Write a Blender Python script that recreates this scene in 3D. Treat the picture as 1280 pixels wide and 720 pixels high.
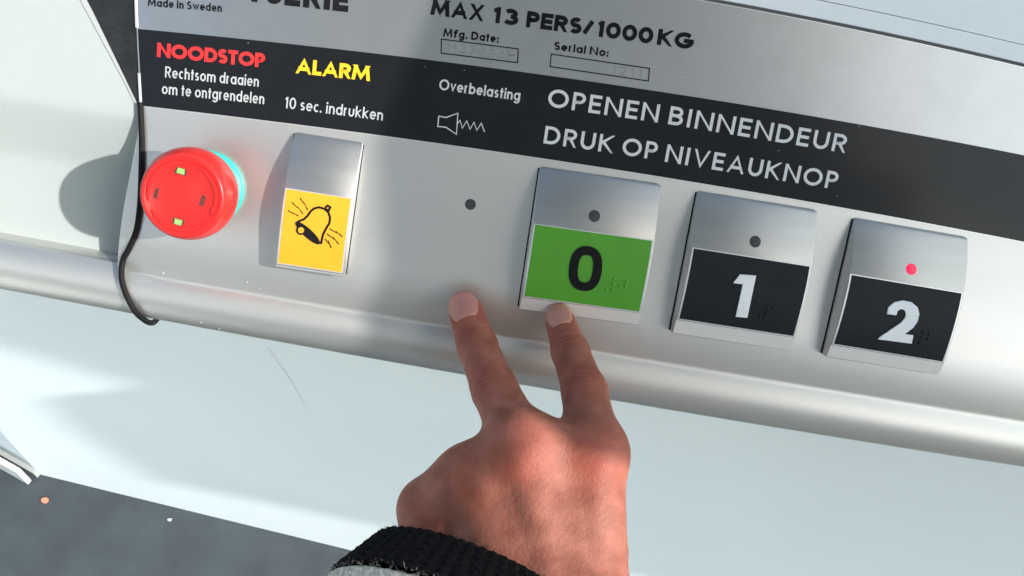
import bpy, bmesh, math, random
import numpy as np
from mathutils import Matrix, Vector
random.seed(7); np.random.seed(7)
S = bpy.context.scene
for o in list(bpy.data.objects): bpy.data.objects.remove(o)
C = bpy.context.collection

# ------------------------------------------------------------------ frames
# Panel frame (mm): u runs along the console, v up its face, w out of it.
# World frame (m): the face leans back 38 degrees, the floor lies 0.9 m below.
ELEV = math.radians(52)
N3 = np.array([0, -math.cos(ELEV), math.sin(ELEV)]); Y3 = np.array([0, math.sin(ELEV), math.cos(ELEV)]); X3 = np.array([1., 0, 0])
PM = Matrix(((X3[0]*.001, Y3[0]*.001, N3[0]*.001, 0), (X3[1]*.001, Y3[1]*.001, N3[1]*.001, 0), (X3[2]*.001, Y3[2]*.001, N3[2]*.001, 0), (0, 0, 0, 1)))
FPX = 1300.; DIST = 433.
_d = np.array([590-640, 120-360, FPX]); _d /= np.linalg.norm(_d)
_z = -_d; _x = np.array([1, .15, 0.]); _x[2] = -(_x[0]*_z[0]+_x[1]*_z[1])/_z[2]; _x /= np.linalg.norm(_x)
_y = np.cross(_z, _x); _o = np.array([0, 0, 1.])*DIST/_d[2]
def at(px, py, h=0.):
    """where the sight line of a photo measurement meets the plane h mm above the face"""
    r = np.array([px-640, py-360, FPX], float)
    t = ((_o+_z*h) @ _z)/(r @ _z); p = r*t-_o
    return float(p @ _x), float(p @ _y)
def at3(px, py, h=0.): return np.array([*at(px, py, h), h])
R_ = np.outer(X3, _x)+np.outer(Y3, _y)+np.outer(N3, _z)
CAMW = R_ @ (-_o)*.001

# ------------------------------------------------------------------ camera
cd = bpy.data.cameras.new('camera'); cam = bpy.data.objects.new('camera', cd); C.objects.link(cam)
cd.sensor_width = 36; cd.lens = FPX/1280*36; cd.clip_start = .01; cd.clip_end = 200
rot = Matrix([[R_[i][0], -R_[i][1], -R_[i][2]] for i in range(3)])
cam.matrix_world = Matrix.Translation(Vector(CAMW)) @ rot.to_4x4()
S.camera = cam

# ------------------------------------------------------------------ light
SUNP = np.array([.70, .20, .71]); SUNP /= np.linalg.norm(SUNP)          # towards the sun, panel frame
SUNW = X3*SUNP[0]+Y3*SUNP[1]+N3*SUNP[2]
w = bpy.data.worlds.new('World'); S.world = w; w.use_nodes = True
nt = w.node_tree; bg = nt.nodes['Background']; sk = nt.nodes.new('ShaderNodeTexSky'); sk.sky_type = 'NISHITA'; sk.sun_disc = False
sk.sun_elevation = math.asin(SUNW[2]); sk.sun_rotation = math.atan2(SUNW[0], SUNW[1]); sk.air_density = 1.0; sk.dust_density = 2.5
wb = nt.nodes.new('ShaderNodeVectorMath'); wb.operation = 'MULTIPLY'; wb.inputs[1].default_value = (1.05, 1.06, .95); nt.links.new(sk.outputs[0], wb.inputs[0]); nt.links.new(wb.outputs[0], bg.inputs[0]); bg.inputs[1].default_value = .15
sd = bpy.data.lights.new('sun', 'SUN'); sd.energy = 3.3; sd.angle = math.radians(.9); sd.color = (1, .965, .92)
so = bpy.data.objects.new('sun', sd); C.objects.link(so); so.rotation_euler = Vector(SUNW).to_track_quat('Z', 'Y').to_euler()
S.view_settings.view_transform = 'Standard'; S.view_settings.look = 'None'; S.view_settings.gamma = 1; S.view_settings.exposure = .85
S.render.engine = 'CYCLES'

# ------------------------------------------------------------------ materials
def mat(name, col, rough=.5, metal=0., noise=0., nscale=200., bump=0., bscale=400., coat=0., sss=0., emit=None, es=0., stretch=None, coat_rough=.1, spec=None, rvar=0.):
    m = bpy.data.materials.new(name); m.use_nodes = True; t = m.node_tree; b = t.nodes['Principled BSDF']
    b.inputs['Base Color'].default_value = (*col, 1); b.inputs['Roughness'].default_value = rough; b.inputs['Metallic'].default_value = metal
    b.inputs['Coat Weight'].default_value = coat; b.inputs['Coat Roughness'].default_value = coat_rough
    if spec is not None: b.inputs['Specular IOR Level'].default_value = spec
    if sss:
        b.inputs['Subsurface Weight'].default_value = sss; b.inputs['Subsurface Radius'].default_value = (1, .35, .2); b.inputs['Subsurface Scale'].default_value = .004
    if emit: b.inputs['Emission Color'].default_value = (*emit, 1); b.inputs['Emission Strength'].default_value = es
    tc = t.nodes.new('ShaderNodeTexCoord'); mp = t.nodes.new('ShaderNodeMapping'); t.links.new(tc.outputs['Object'], mp.inputs[0])
    if stretch: mp.inputs['Scale'].default_value = stretch
    def nz(sc, det=4.):
        n = t.nodes.new('ShaderNodeTexNoise'); n.inputs['Scale'].default_value = sc; n.inputs['Detail'].default_value = det; t.links.new(mp.outputs[0], n.inputs['Vector']); return n
    if noise:
        n = nz(nscale); r = t.nodes.new('ShaderNodeMapRange'); r.inputs['From Min'].default_value = .3; r.inputs['From Max'].default_value = .7
        r.inputs['To Min'].default_value = 1-noise; r.inputs['To Max'].default_value = 1+noise; t.links.new(n.outputs[0], r.inputs[0])
        mx = t.nodes.new('ShaderNodeVectorMath'); mx.operation = 'SCALE'; mx.inputs[0].default_value = col; t.links.new(r.outputs[0], mx.inputs['Scale']); t.links.new(mx.outputs[0], b.inputs['Base Color'])
    if rvar:
        n = nz(nscale*.3, 6); r = t.nodes.new('ShaderNodeMapRange'); r.inputs['From Min'].default_value = .3; r.inputs['From Max'].default_value = .7
        r.inputs['To Min'].default_value = rough-rvar; r.inputs['To Max'].default_value = rough+rvar; t.links.new(n.outputs[0], r.inputs[0]); t.links.new(r.outputs[0], b.inputs['Roughness'])
    if bump:
        n = nz(bscale); bp = t.nodes.new('ShaderNodeBump'); bp.inputs['Strength'].default_value = bump; bp.inputs['Distance'].default_value = .1; t.links.new(n.outputs[0], bp.inputs['Height']); t.links.new(bp.outputs[0], b.inputs['Normal'])
    return m
def frosted():  # lets the added shade sheet glow softly as fill light
    m = bpy.data.materials.new('frosted_sheet'); m.use_nodes = True; t = m.node_tree; out = t.nodes['Material Output']; t.nodes.remove(t.nodes['Principled BSDF'])
    a = t.nodes.new('ShaderNodeBsdfTranslucent'); a.inputs[0].default_value = (.62, .69, .73, 1); b = t.nodes.new('ShaderNodeBsdfDiffuse'); b.inputs[0].default_value = (.8, .8, .8, 1)
    x = t.nodes.new('ShaderNodeMixShader'); x.inputs[0].default_value = .25; t.links.new(a.outputs[0], x.inputs[1]); t.links.new(b.outputs[0], x.inputs[2]); t.links.new(x.outputs[0], out.inputs[0]); return m
# object coordinates are millimetres on everything built in the panel frame
M = dict(frosted=frosted(),
 alu=mat('anodised_aluminium', (.68, .67, .645), .40, .88, .025, .05, .012, 1.2, stretch=(.08, 1, 1), rvar=.05),
 print_silver=mat('silver_print', (.52, .525, .53), .28, .88, .03, .08, .02, 1.5, coat=.35, coat_rough=.12),
 black=mat('black_print', (.008, .009, .011), .30, 0, .08, .05, .01, .8, coat=.34, coat_rough=.14, rvar=.03, spec=.2),
 blackwedge=mat('black_plastic', (.012, .012, .013), .38, 0, .4, .1, .1, .5, rvar=.12),
 rubber=mat('black_rubber', (.010, .010, .011), .6, 0, spec=.12),
 capmetal=mat('brushed_cap', (.45, .45, .44), .40, .88, .03, .3, .02, 3., stretch=(.15, 1, 1), rvar=.05),
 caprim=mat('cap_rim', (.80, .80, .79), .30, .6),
 lit_lip=mat('lit_lip_metal', (.80, .79, .77), .42, .5),
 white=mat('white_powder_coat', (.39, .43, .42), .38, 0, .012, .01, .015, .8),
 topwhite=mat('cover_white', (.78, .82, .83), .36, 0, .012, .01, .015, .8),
 wallwhite=mat('wall_white', (.82, .90, .94), .42, 0, .02, 6, .0),
 text_black=mat('ink_black', (.010, .010, .012), .6, 0, spec=.08),
 text_white=mat('ink_white', (.62, .63, .64), .5, 0),
 text_grey=mat('ink_grey', (.42, .44, .45), .5, 0),
 text_red=mat('ink_red', (.72, .022, .022), .5, 0),
 text_yellow=mat('ink_yellow', (.85, .50, .01), .5, 0),
 stamp=mat('stamped_grey', (.27, .27, .27), .5, .3),
 green=mat('green_insert', (.07, .30, .018), .38, 0, .04, .1, .03, 1),
 darkins=mat('dark_insert', (.014, .016, .020), .36, 0, .1, .1, .01, 1, rvar=.03, spec=.15),
 yellow=mat('yellow_insert', (.76, .35, .018), .40, 0, .02, .1),
 numwhite=mat('raised_white', (.74, .77, .80), .35, 0),
 numblack=mat('raised_black', (.008, .008, .009), .5, 0, spec=.12),
 led=mat('dark_led', (.045, .05, .05), .5, 0, spec=.3),
 ledred=mat('red_led', (.7, .01, .06), .25, 0, emit=(1, .02, .10), es=.35),
 ledspot=mat('led_die', (.9, .2, .25), .3, 0, emit=(1, .15, .2), es=1.2),
 red=mat('red_plastic', (.66, .022, .02), .30, 0, .03, .1, .02, 1, spec=.35),
 teal=mat('teal_ring', (.03, .46, .40), .4, 0, emit=(0, .75, .62), es=.05),
 slot=mat('slot_dark', (.11, .025, .018), .5, 0), slotgreen=mat('slot_green', (.28, .46, .14), .45, 0),
 floor=mat('grey_vinyl', (.036, .047, .056), .62, 0, .2, 25, .0),
 door=mat('door_white', (.78, .80, .82), .4, 0), grey=mat('grey_joint', (.36, .38, .38), .5, 0),
 scratch=mat('scratch', (.52, .56, .58), .5), joint_dark=mat('joint_dark', (.10, .10, .11), .5), scrapo=mat('orange_scrap', (.65, .22, .13), .7), scrapw=mat('pale_scrap', (.6, .6, .56), .7),
 plaingrey=mat('plain_grey', (.62, .63, .64), .6, 0, .08, 2), darkgrey=mat('dark_grey', (.30, .31, .32), .5, 0),
 knit=mat('black_wool', (.010, .0095, .0105), .95, 0, .35, .9, .5, 1.6, spec=.15), knitw=mat('grey_wool', (.76, .73, .63), .95, 0, .3, .8, .5, 1.6, spec=.1),
 nail=mat('nail', (.43, .19, .15), .28, 0, .06, .2, coat=.15, sss=.1),
)

# ------------------------------------------------------------------ object helpers
def mesh(name, V, F, m, parent=None, smooth=False, T=None):
    me = bpy.data.meshes.new(name); me.from_pydata([tuple(map(float, v)) for v in V], [], F); me.update()
    if isinstance(m, (list, tuple)):
        for k in m: me.materials.append(k)
    else: me.materials.append(m)
    if smooth: me.shade_smooth()
    o = bpy.data.objects.new(name, me); C.objects.link(o)
    if parent is not None: o.parent = parent
    elif T is not None: o.matrix_world = T
    return o
def tag(o, label=None, cat=None, group=None, kind=None):
    for k, v in (('label', label), ('category', cat), ('group', group), ('kind', kind)):
        if v: o[k] = v
    return o
def thing(name, label, cat, u=0, v=0, w=0, group=None, world=None):
    o = bpy.data.objects.new(name, None); C.objects.link(o); o.empty_display_size = 5
    o.matrix_world = world if world is not None else PM @ Matrix.Translation((u, v, w))
    return tag(o, label, cat, group)
class MB:
    def __init__(s): s.V = []; s.F = []
    def add(s, V, F):
        n = len(s.V); s.V += [tuple(v) for v in V]; s.F += [tuple(i+n for i in f) for f in F]
    def box(s, a, b):
        (x0, y0, z0), (x1, y1, z1) = a, b
        s.add([(x0,y0,z0),(x1,y0,z0),(x1,y1,z0),(x0,y1,z0),(x0,y0,z1),(x1,y0,z1),(x1,y1,z1),(x0,y1,z1)], [(0,3,2,1),(4,5,6,7),(0,1,5,4),(1,2,6,5),(2,3,7,6),(3,0,4,7)])
    def lathe(s, prof, n=64, c=(0, 0)):
        V = []; F = []; k = len(prof)
        for i in range(n):
            a = 2*math.pi*i/n
            V += [(c[0]+r*math.cos(a), c[1]+r*math.sin(a), z) for r, z in prof]
        for i in range(n):
            j = (i+1) % n
            F += [(i*k+q, j*k+q, j*k+q+1, i*k+q+1) for q in range(k-1)]
        s.add(V, F)
    def poly(s, P, h0, h1):      # prism over a flat outline (P = [(x,y)], counter-clockwise)
        n = len(P); V = [(x, y, h0) for x, y in P]+[(x, y, h1) for x, y in P]
        s.add(V, [tuple(range(n-1, -1, -1)), tuple(range(n, 2*n))]+[(i, (i+1) % n, n+(i+1) % n, n+i) for i in range(n)])
    def grid(s, P):              # P[i][j] points
        a, b = len(P), len(P[0]); s.add([p for r in P for p in r], [(i*b+j, (i+1)*b+j, (i+1)*b+j+1, i*b+j+1) for i in range(a-1) for j in range(b-1)])
    def build(s, name, m, parent=None, smooth=False, T=None, bevel=0., seg=2, sub=0):
        o = mesh(name, s.V, s.F, m, parent, smooth, T)
        if bevel:
            md = o.modifiers.new('bevel', 'BEVEL'); md.width = bevel; md.segments = seg; md.limit_method = 'ANGLE'; md.angle_limit = math.radians(35)
        return o

# gentle bow of the long fascia, measured on its printed bands and rail
LV = [(-42, [(-210, 7.2), (-49, .2), (99, -3.2), (239, -6)]), (55.5, [(-160, -4.1), (-62, -.4), (86, .2), (153, -.8), (214, -2.5)]),
      (89.5, [(-164, -8.1), (-66, -2.), (0, -.2), (80, .9), (205, -.7)]), (129, [(-164, -9), (55, -.4), (196, -5.2)])]
LP = [(v, np.polyfit([p[0] for p in q], [p[1] for p in q], 2)) for v, q in LV]
def bow(u, v):
    uc = max(-260, min(290, u))
    b = [float(np.polyval(p, uc)) for _, p in LP]; vs = [q[0] for q in LP]
    return float(np.interp(v, vs, b))
def zface(v):                    # section of the aluminium extrusion
    if v > 4: return 0.
    if v > -22: return -5.*((4-v)/26)**2
    vc, r, zc = -30., 13.6, -16.
    return zc+math.sqrt(max(0, r*r-(v-vc)**2))

# ------------------------------------------------------------------ structure
def world_mesh(name, V, F, m, **k): return mesh(name, V, F, m, T=Matrix.Identity(4), **k)
FL = -.9
def onfloor(px, py, z=FL):
    r = R_ @ np.array([px-640, py-360, FPX]); t = (z-CAMW[2])/r[2]; return CAMW+r*t
a = onfloor(50, 593); b = onfloor(431, 686); wd = (b-a); wd[2] = 0; wd /= np.linalg.norm(wd)
wn = np.array([wd[1], -wd[0], 0])           # towards the viewer
p0 = a; p1 = a+wd*2.2
fl = world_mesh('floor', [(-8, -8, FL), (8, -8, FL), (8, 8, FL), (-8, 8, FL)], [(0, 1, 2, 3)], M['floor']); tag(fl, kind='structure')
mb = MB(); q0 = p0-wn*.02; q1 = p1-wn*.02; top = .02
P = [p0, p1, q1, q0]
mb.add([(p[0], p[1], FL) for p in P]+[(p[0], p[1], top) for p in P], [(0, 3, 2, 1), (4, 5, 6, 7), (0, 1, 5, 4), (1, 2, 6, 5), (2, 3, 7, 6), (3, 0, 4, 7)])
tag(mb.build('wall', M['wallwhite'], T=Matrix.Identity(4)), kind='structure')

p2 = onfloor(-60, 527); w2 = p2-p0; w2[2] = 0; w2 /= np.linalg.norm(w2); n2_ = np.array([-w2[1], w2[0], 0]); n2_ *= np.sign(n2_[1])
mb = MB(); P = [p0-w2*.0, p0+w2*1.5, p0+w2*1.5+n2_*.02, p0+n2_*.02]
mb.add([(p[0], p[1], FL) for p in P]+[(p[0], p[1], top) for p in P], [(0, 3, 2, 1), (4, 5, 6, 7), (0, 1, 5, 4), (1, 2, 6, 5), (2, 3, 7, 6), (3, 0, 4, 7)])
tag(mb.build('wall', M['wallwhite'], T=Matrix.Identity(4)), kind='structure')

# ------------------------------------------------------------------ control console
con = thing('control_console', 'long brushed aluminium lift control console with black printed band, lettering and rounded rail', 'control panel')
UL, UR = -163., 520.
def uleft(v):                    # left end of the fascia follows the rubber seal
    return float(np.interp(v, [-46, -33, -20, 10, 51, 81, 130], [-155, -162, -165, -163.5, -160, -164, -170]))
us = np.linspace(0, 1, 120)
vs = list(np.linspace(132, 8, 20))+list(np.linspace(4, -21.9, 22))
th = np.linspace(math.acos(8/13.6), math.acos(8/13.6)+math.radians(215), 40)
sec = [(v, zface(v)) for v in vs]+[(-30+13.85*math.cos(t), -16+13.85*math.sin(t)) for t in th]
_s = np.array(sec); _l = np.concatenate([[0], np.cumsum(np.linalg.norm(np.diff(_s, axis=0), axis=1))])
_n = np.linspace(_l[-1]-62, _l[-1], 110); _p = np.stack([np.interp(_n, _l, _s[:, i]) for i in (0, 1)], 1)
_k = np.hanning(11)[1:-1]; _k /= _k.sum(); _q = _p.copy()
for i in (0, 1): _q[4:-4, i] = np.convolve(_p[:, i], _k, 'valid')
sec = [tuple(q) for q in _s[_l < _l[-1]-62.5]]+[tuple(q) for q in _q]      # the valley above the rail is softly radiused
mb = MB(); G = []
for t in us:
    r = []
    for v, z in sec:
        u = uleft(v)*(1-t)+UR*t
        r.append((u, v+bow(u, v), z))
    G.append(r)
mb.grid(G); face = mb.build('face', M['alu'], con, smooth=True)
# lettered foil: silver sheet above the buttons with the black band across it
def strip(name, v0, v1, z, m, u0=None, u1=UR, parent=con, nv=6, thick=.15, nu=90, slope=0):
    mb = MB(); G = []
    for i in range(nu):
        t = i/(nu-1); r = []
        for j in range(nv):
            v = v0+(v1-v0)*j/(nv-1); ul = (uleft(v)+.6) if u0 is None else u0; u = ul*(1-t)+u1*t
            r.append((u, v+bow(u, v), z))
        r = [(r[0][0], r[0][1], z-thick)]+r+[(r[-1][0], r[-1][1], z-thick)]
        G.append(r)
    mb.grid(G); return mb.build(name, m, parent)
strip('silver_foil', 129.3, 89.45, .25, M['print_silver'])
strip('black_band', 89.5, 55.5, .32, M['black'])
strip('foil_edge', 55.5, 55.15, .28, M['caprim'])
strip('foil_edge', 129.3, 128.95, .29, M['caprim'])  # thin pale strip painting a highlight along the foil's top edge
strip('groove', 130.6, 129.3, .05, M['joint_dark'], thick=.05)
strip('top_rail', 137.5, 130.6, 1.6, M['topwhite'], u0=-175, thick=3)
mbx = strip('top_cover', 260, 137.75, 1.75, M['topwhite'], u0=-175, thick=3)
# bright bare edge of the foil at its left end
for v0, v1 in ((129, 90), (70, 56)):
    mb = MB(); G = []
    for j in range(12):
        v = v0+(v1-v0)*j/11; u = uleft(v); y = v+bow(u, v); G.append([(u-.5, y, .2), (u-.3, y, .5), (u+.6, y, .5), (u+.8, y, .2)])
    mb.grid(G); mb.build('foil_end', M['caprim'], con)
# closed back under the console
mb = MB(); mb.box((-150, -40, -60), (500, 120, -30)); mb.build('back_box', M['plaingrey'], con)

# indicator lamp without a button
def lamp(name, u, v, w, r, m, parent, zf=None):
    mb = MB(); mb.lathe([(r*1.12, -.3), (r*1.06, .06), (r, .10), (r*.97, .04), (r*.8, .16), (r*.45, .26), (0, .30)], 32, (0, 0))
    mb.V = [(x+u, y+v, z+(zf(y+v) if zf else w)) for x, y, z in mb.V]
    return mb.build(name, m, parent, smooth=True)
lu, lv = at(588, 255.5, 0)
lamp('indicator_lamp', lu, lv, 0, 2.15, M['led'], con)

# ------------------------------------------------------------------ lettering: a stroked geometric alphabet
def arc(cx, cy, rx, ry, a0, a1, n=None):
    n = n or max(4, int(abs(a1-a0)/11)); return ('c', [(cx+rx*math.cos(math.radians(a0+(a1-a0)*i/n)), cy+ry*math.sin(math.radians(a0+(a1-a0)*i/n))) for i in range(n+1)])
def L(*p): return ('l', list(p))
def J(*parts):                   # join lines and arcs in one stroke
    pts = []
    for k, p in parts:
        for q in p:
            if not pts or abs(q[0]-pts[-1][0])+abs(q[1]-pts[-1][1]) > 1e-4: pts.append(q)
    return ('j', pts)
XH = .66
G_ = {
 'A': (.92, [L((0,0),(.5,1),(1,0)), L((.2,.27),(.8,.27))]),
 'B': (.68, [L((0,0),(0,1)), J(L((0,1),(.5,1)), arc(.5,.76,.42,.24,90,-90), L((0,.52),(.5,.52))), J(L((0,.52),(.5,.52)), arc(.5,.26,.5,.26,90,-90), L((.5,0),(0,0)))]),
 'D': (.82, [L((0,0),(0,1)), J(L((0,1),(.4,1)), arc(.4,.5,.6,.5,90,-90), L((.4,0),(0,0)))]),
 'E': (.60, [L((0,0),(0,1)), L((0,1),(1,1)), L((0,.51),(.92,.51)), L((0,0),(1,0))]),
 'F': (.56, [L((0,0),(0,1)), L((0,1),(1,1)), L((0,.5),(.9,.5))]),
 'G': (.98, [arc(.5,.5,.5,.5,46,356), L((.97,.47),(.60,.47))]),
 'I': (.20, [L((.5,0),(.5,1))]),
 'K': (.78, [L((0,0),(0,1)), L((.05,.48),(.95,1)), L((.22,.58),(1,0))]),
 'L': (.52, [L((0,0),(0,1)), L((0,0),(1,0))]),
 'M': (1.08, [L((0,0),(.12,1)), L((.12,1),(.5,.12),(.88,1)), L((.88,1),(1,0))]),
 'N': (.86, [L((0,0),(0,1)), L((.02,1),(.98,0)), L((1,0),(1,1))]),
 'O': (1.02, [arc(.5,.5,.5,.5,0,360,36)]),
 'P': (.64, [L((0,0),(0,1)), J(L((0,1),(.5,1)), arc(.5,.73,.5,.27,90,-90), L((0,.46),(.5,.46)))]),
 'R': (.68, [L((0,0),(0,1)), J(L((0,1),(.5,1)), arc(.5,.74,.45,.26,90,-90), L((0,.48),(.5,.48))), L((.5,.46),(1,0))]),
 'S': (.62, [J(arc(.5,.755,.46,.245,35,270), arc(.5,.255,.5,.255,90,-145))]),
 'T': (.62, [L((.5,0),(.5,1)), L((0,1),(1,1))]),
 'U': (.76, [J(L((0,1),(0,.4)), arc(.5,.4,.5,.4,180,360), L((1,.4),(1,1)))]),
 'V': (.86, [L((0,1),(.5,0),(1,1))]),
 'X': (.82, [L((.02,0),(.94,1)), L((.06,1),(.98,0))]),
 '0': (.66, [arc(.5,.5,.5,.5,0,360,30)]),
 '1': (.36, [L((.85,0),(.85,1)), L((0,.82),(.8,1))]),
 '2': (.62, [J(arc(.5,.7,.42,.3,165,-25), L((.84,.5),(.05,0))), L((0,0),(1,0))]),
 '3': (.60, [J(arc(.48,.76,.42,.24,150,-90)), J(arc(.5,.26,.5,.26,90,-150))]),
 'a': (.66, [arc(.5,XH/2,.5,XH/2,0,360,24), L((1,0),(1,XH))]),
 'b': (.66, [arc(.5,XH/2,.5,XH/2,0,360,24), L((0,0),(0,1))]),
 'c': (.52, [arc(.56,XH/2,.56,XH/2,48,312)]),
 'd': (.66, [arc(.5,XH/2,.5,XH/2,0,360,24), L((1,0),(1,1))]),
 'e': (.64, [J(L((0.02,XH*.5),(1,XH*.5)), arc(.5,XH/2,.5,XH/2,0,318))]),
 'f': (.48, [J(L((.3,0),(.3,.78)), arc(.85,.78,.55,.22,180,80)), L((0,XH),(.85,XH))]),
 'g': (.66, [arc(.5,XH/2,.5,XH/2,0,360,24), J(L((1,XH),(1,-.08)), arc(.5,-.08,.5,.2,0,-155))]),
 'h': (.58, [L((0,0),(0,1)), J(L((0,.36),(0,.4)), arc(.5,.4,.5,.26,180,0), L((1,.4),(1,0)))]),
 'i': (.16, [L((.5,0),(.5,XH)), L((.5,.95),(.5,1))]),
 'k': (.60, [L((0,0),(0,1)), L((.05,.34),(.9,XH)), L((.2,.4),(1,0))]),
 'l': (.16, [L((.5,0),(.5,1))]),
 'm': (.98, [L((0,0),(0,XH)), J(L((0,.38),(0,.42)), arc(.25,.42,.25,.24,180,0), L((.5,.42),(.5,0))), J(L((.5,.38),(.5,.42)), arc(.75,.42,.25,.24,180,0), L((1,.42),(1,0)))]),
 'n': (.58, [L((0,0),(0,XH)), J(L((0,.36),(0,.4)), arc(.5,.4,.5,.26,180,0), L((1,.4),(1,0)))]),
 'o': (.66, [arc(.5,XH/2,.5,XH/2,0,360,24)]),
 'r': (.36, [L((0,0),(0,XH)), J(L((0,.36),(0,.42)), arc(.6,.42,.6,.24,180,62))]),
 's': (.46, [J(arc(.5,.49,.45,.17,35,270), arc(.5,.165,.5,.165,90,-145))]),
 't': (.34, [L((.5,0),(.5,.92)), L((0,XH),(1,XH))]),
 'u': (.58, [J(L((0,XH),(0,.28)), arc(.5,.28,.5,.28,180,360), L((1,.28),(1,XH)))]),
 'v': (.58, [L((0,XH),(.5,0),(1,XH))]),
 'w': (.86, [L((0,XH),(.27,0),(.5,XH),(.73,0),(1,XH))]),
 '.': (.16, [L((.5,0),(.5,.04))]), ':': (.16, [L((.5,0),(.5,.04)), L((.5,.5),(.5,.54))]),
 '/': (.50, [L((0,-.05),(1,1.05))]),
}
LEVELS = (0., 1., XH, .92, .86, .04, .54, .5, .95)
def ribbon(pts, w, closed=False):
    """left/right edges of a stroke of width w with mitred corners"""
    P = np.array(pts, float); n = len(P)
    D = [P[i+1]-P[i] for i in range(n-1)]; D = [d/(np.linalg.norm(d)+1e-9) for d in D]
    Lf, Rt = [], []
    for i in range(n):
        if closed and i in (0, n-1): d0, d1 = D[-1], D[0]
        else: d0 = D[max(0, i-1)]; d1 = D[min(n-2, i)]
        n0 = np.array([-d0[1], d0[0]]); n1 = np.array([-d1[1], d1[0]]); m = n0+n1; l = np.linalg.norm(m)
        m = n0 if l < 1e-6 else m/l
        k = min(1.5, 1/max(.2, float(m @ n0)))
        Lf.append(P[i]+m*w/2*k); Rt.append(P[i]-m*w/2*k)
    return Lf, Rt, D
def glyph_strokes(ch, sx, wt):
    W, st = G_[ch]; W = max(W*sx, wt); out = []
    ymap = lambda y: wt/2+y*(1-wt) if y >= 0 else wt/2+y
    for kind, pts in st:
        q = [(wt/2+x*(W-wt), ymap(y)) for x, y in pts]
        closed = kind == 'c' and abs(pts[0][0]-pts[-1][0])+abs(pts[0][1]-pts[-1][1]) < 1e-4
        Lf, Rt, D = ribbon(q, wt, closed)
        if not closed:
            for e in (0, -1):
                d = D[e]; sgn = -1 if e == 0 else 1; y0 = pts[e][1]
                endarc = kind == 'c' or (kind == 'j' and ch in 'SGs3' and not (ch == 'G' and e == -1)) or (ch in 'ce2rfg' and kind == 'j' and abs(d[1]) > .25 and not (abs(d[0]) < .05))
                if endarc and not (abs(d[0]) < .03): continue
                if abs(d[1]) > abs(d[0])*.35 and any(abs(y0-l) < 1e-3 for l in LEVELS):
                    yy = ymap(y0)+sgn*np.sign(d[1])*wt/2
                    for E in (Lf, Rt):
                        E[e] = E[e]+d*((yy-E[e][1])/d[1])
                elif abs(d[1]) < .2:
                    for E in (Lf, Rt): E[e] = E[e]+d*sgn*wt/2
        for E in (Lf, Rt):
            for i in range(len(E)): E[i] = np.array([min(max(E[i][0], 0), W), E[i][1]])
        out.append((Lf, Rt))
    return W, out
def text_geo(s, sx, wt, gap, space):
    x = 0.; R = []
    for i, ch in enumerate(s):
        if ch == ' ': x += space*sx-gap*sx; continue
        W, st = glyph_strokes(ch, sx, wt)
        R += [([p+np.array([x, 0]) for p in a], [p+np.array([x, 0]) for p in b]) for a, b in st]
        x += W+gap*sx
    return x-gap*sx, R
def lettering(s, A, B, capx, m, wt, gap=.12, space=.42, z=.40, parent=con, name='lettering', h=0., italic=0.):
    """write s along the measured baseline A->B (photo points), cap height in photo px"""
    p = np.array(at(*A, h)); q = np.array(at(*B, h)); mid = ((A[0]+B[0])/2, (A[1]+B[1])/2)
    cap = np.linalg.norm(np.array(at(*mid, h))-np.array(at(mid[0]+capx*.13, mid[1]-capx, h)))*.992
    Lw = np.linalg.norm(q-p)/cap; lo, hi = .2, 3.
    for _ in range(30):
        sx = (lo+hi)/2
        if text_geo(s, sx, wt, gap, space)[0] > Lw: hi = sx
        else: lo = sx
    _, R = text_geo(s, sx, wt, gap, space)
    d = (q-p)/np.linalg.norm(q-p); nn = np.array([-d[1], d[0]]); mb = MB(); k = 0
    for a, b in R:
        zz = z+(k % 5)*.012; k += 1
        V = []
        for e1, e2 in zip(a, b):
            for e in (e1, e2):
                pt = p+(d*(e[0]+italic*e[1])+nn*e[1])*cap; V.append((pt[0], pt[1], zz))
        mb.add(V, [(2*i, 2*i+1, 2*i+3, 2*i+2) for i in range(len(a)-1)])
    return mb.build(name, m, parent)
lettering('NOODSTOP', (196.5, 71), (331, 84.6), 17.6, M['text_red'], .25, gap=.05)
lettering('ALARM', (369.5, 91.3), (462.5, 101.5), 18.6, M['text_yellow'], .25, gap=.05)
lettering('Rechtsom draaien', (206.5, 96.7), (323.5, 108.6), 13.8, M['text_grey'], .135, gap=.13, space=.45)
lettering('om te ontgrendelen', (202.5, 117.2), (330.3, 130.3), 13.8, M['text_grey'], .135, gap=.13, space=.45)
lettering('10 sec. indrukken', (355.5, 135), (478.3, 150.8), 14.2, M['text_grey'], .135, gap=.13, space=.45)
lettering('Overbelasting', (548.5, 112.0), (649.5, 126), 13.6, M['text_white'], .16, gap=.12)
lettering('OPENEN', (683.7, 133), (821.7, 153.2), 22.8, M['text_white'], .175, gap=.20)
lettering('BINNENDEUR', (834.5, 155), (1055.5, 191.3), 22.8, M['text_white'], .175, gap=.20)
lettering('DRUK', (679, 179), (765.5, 191.6), 22, M['text_white'], .175, gap=.20)
lettering('OP', (776.5, 193.3), (819.5, 199.8), 22, M['text_white'], .175, gap=.20)
lettering('NIVEAUKNOP', (830.5, 202), (1044.5, 236.7), 22, M['text_white'], .175, gap=.20)
def bly(x): return 18.4+.1275*(x-538)+.00002*(x-538)**2
for s_, xa, xb in (('MAX', 537.5, 604), ('13', 613.5, 647), ('PERS', 657, 726), ('/', 727, 741), ('1000', 744, 815), ('KG', 820.5, 866)):
    lettering(s_, (xa, bly(xa)), (xb, bly(xb)), 20.4, M['text_black'], .275, gap=.07)
lettering('LIFTSERIE', (254, -4.5), (435.2, 15.4), 30, M['text_black'], .27, gap=.10)
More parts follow.
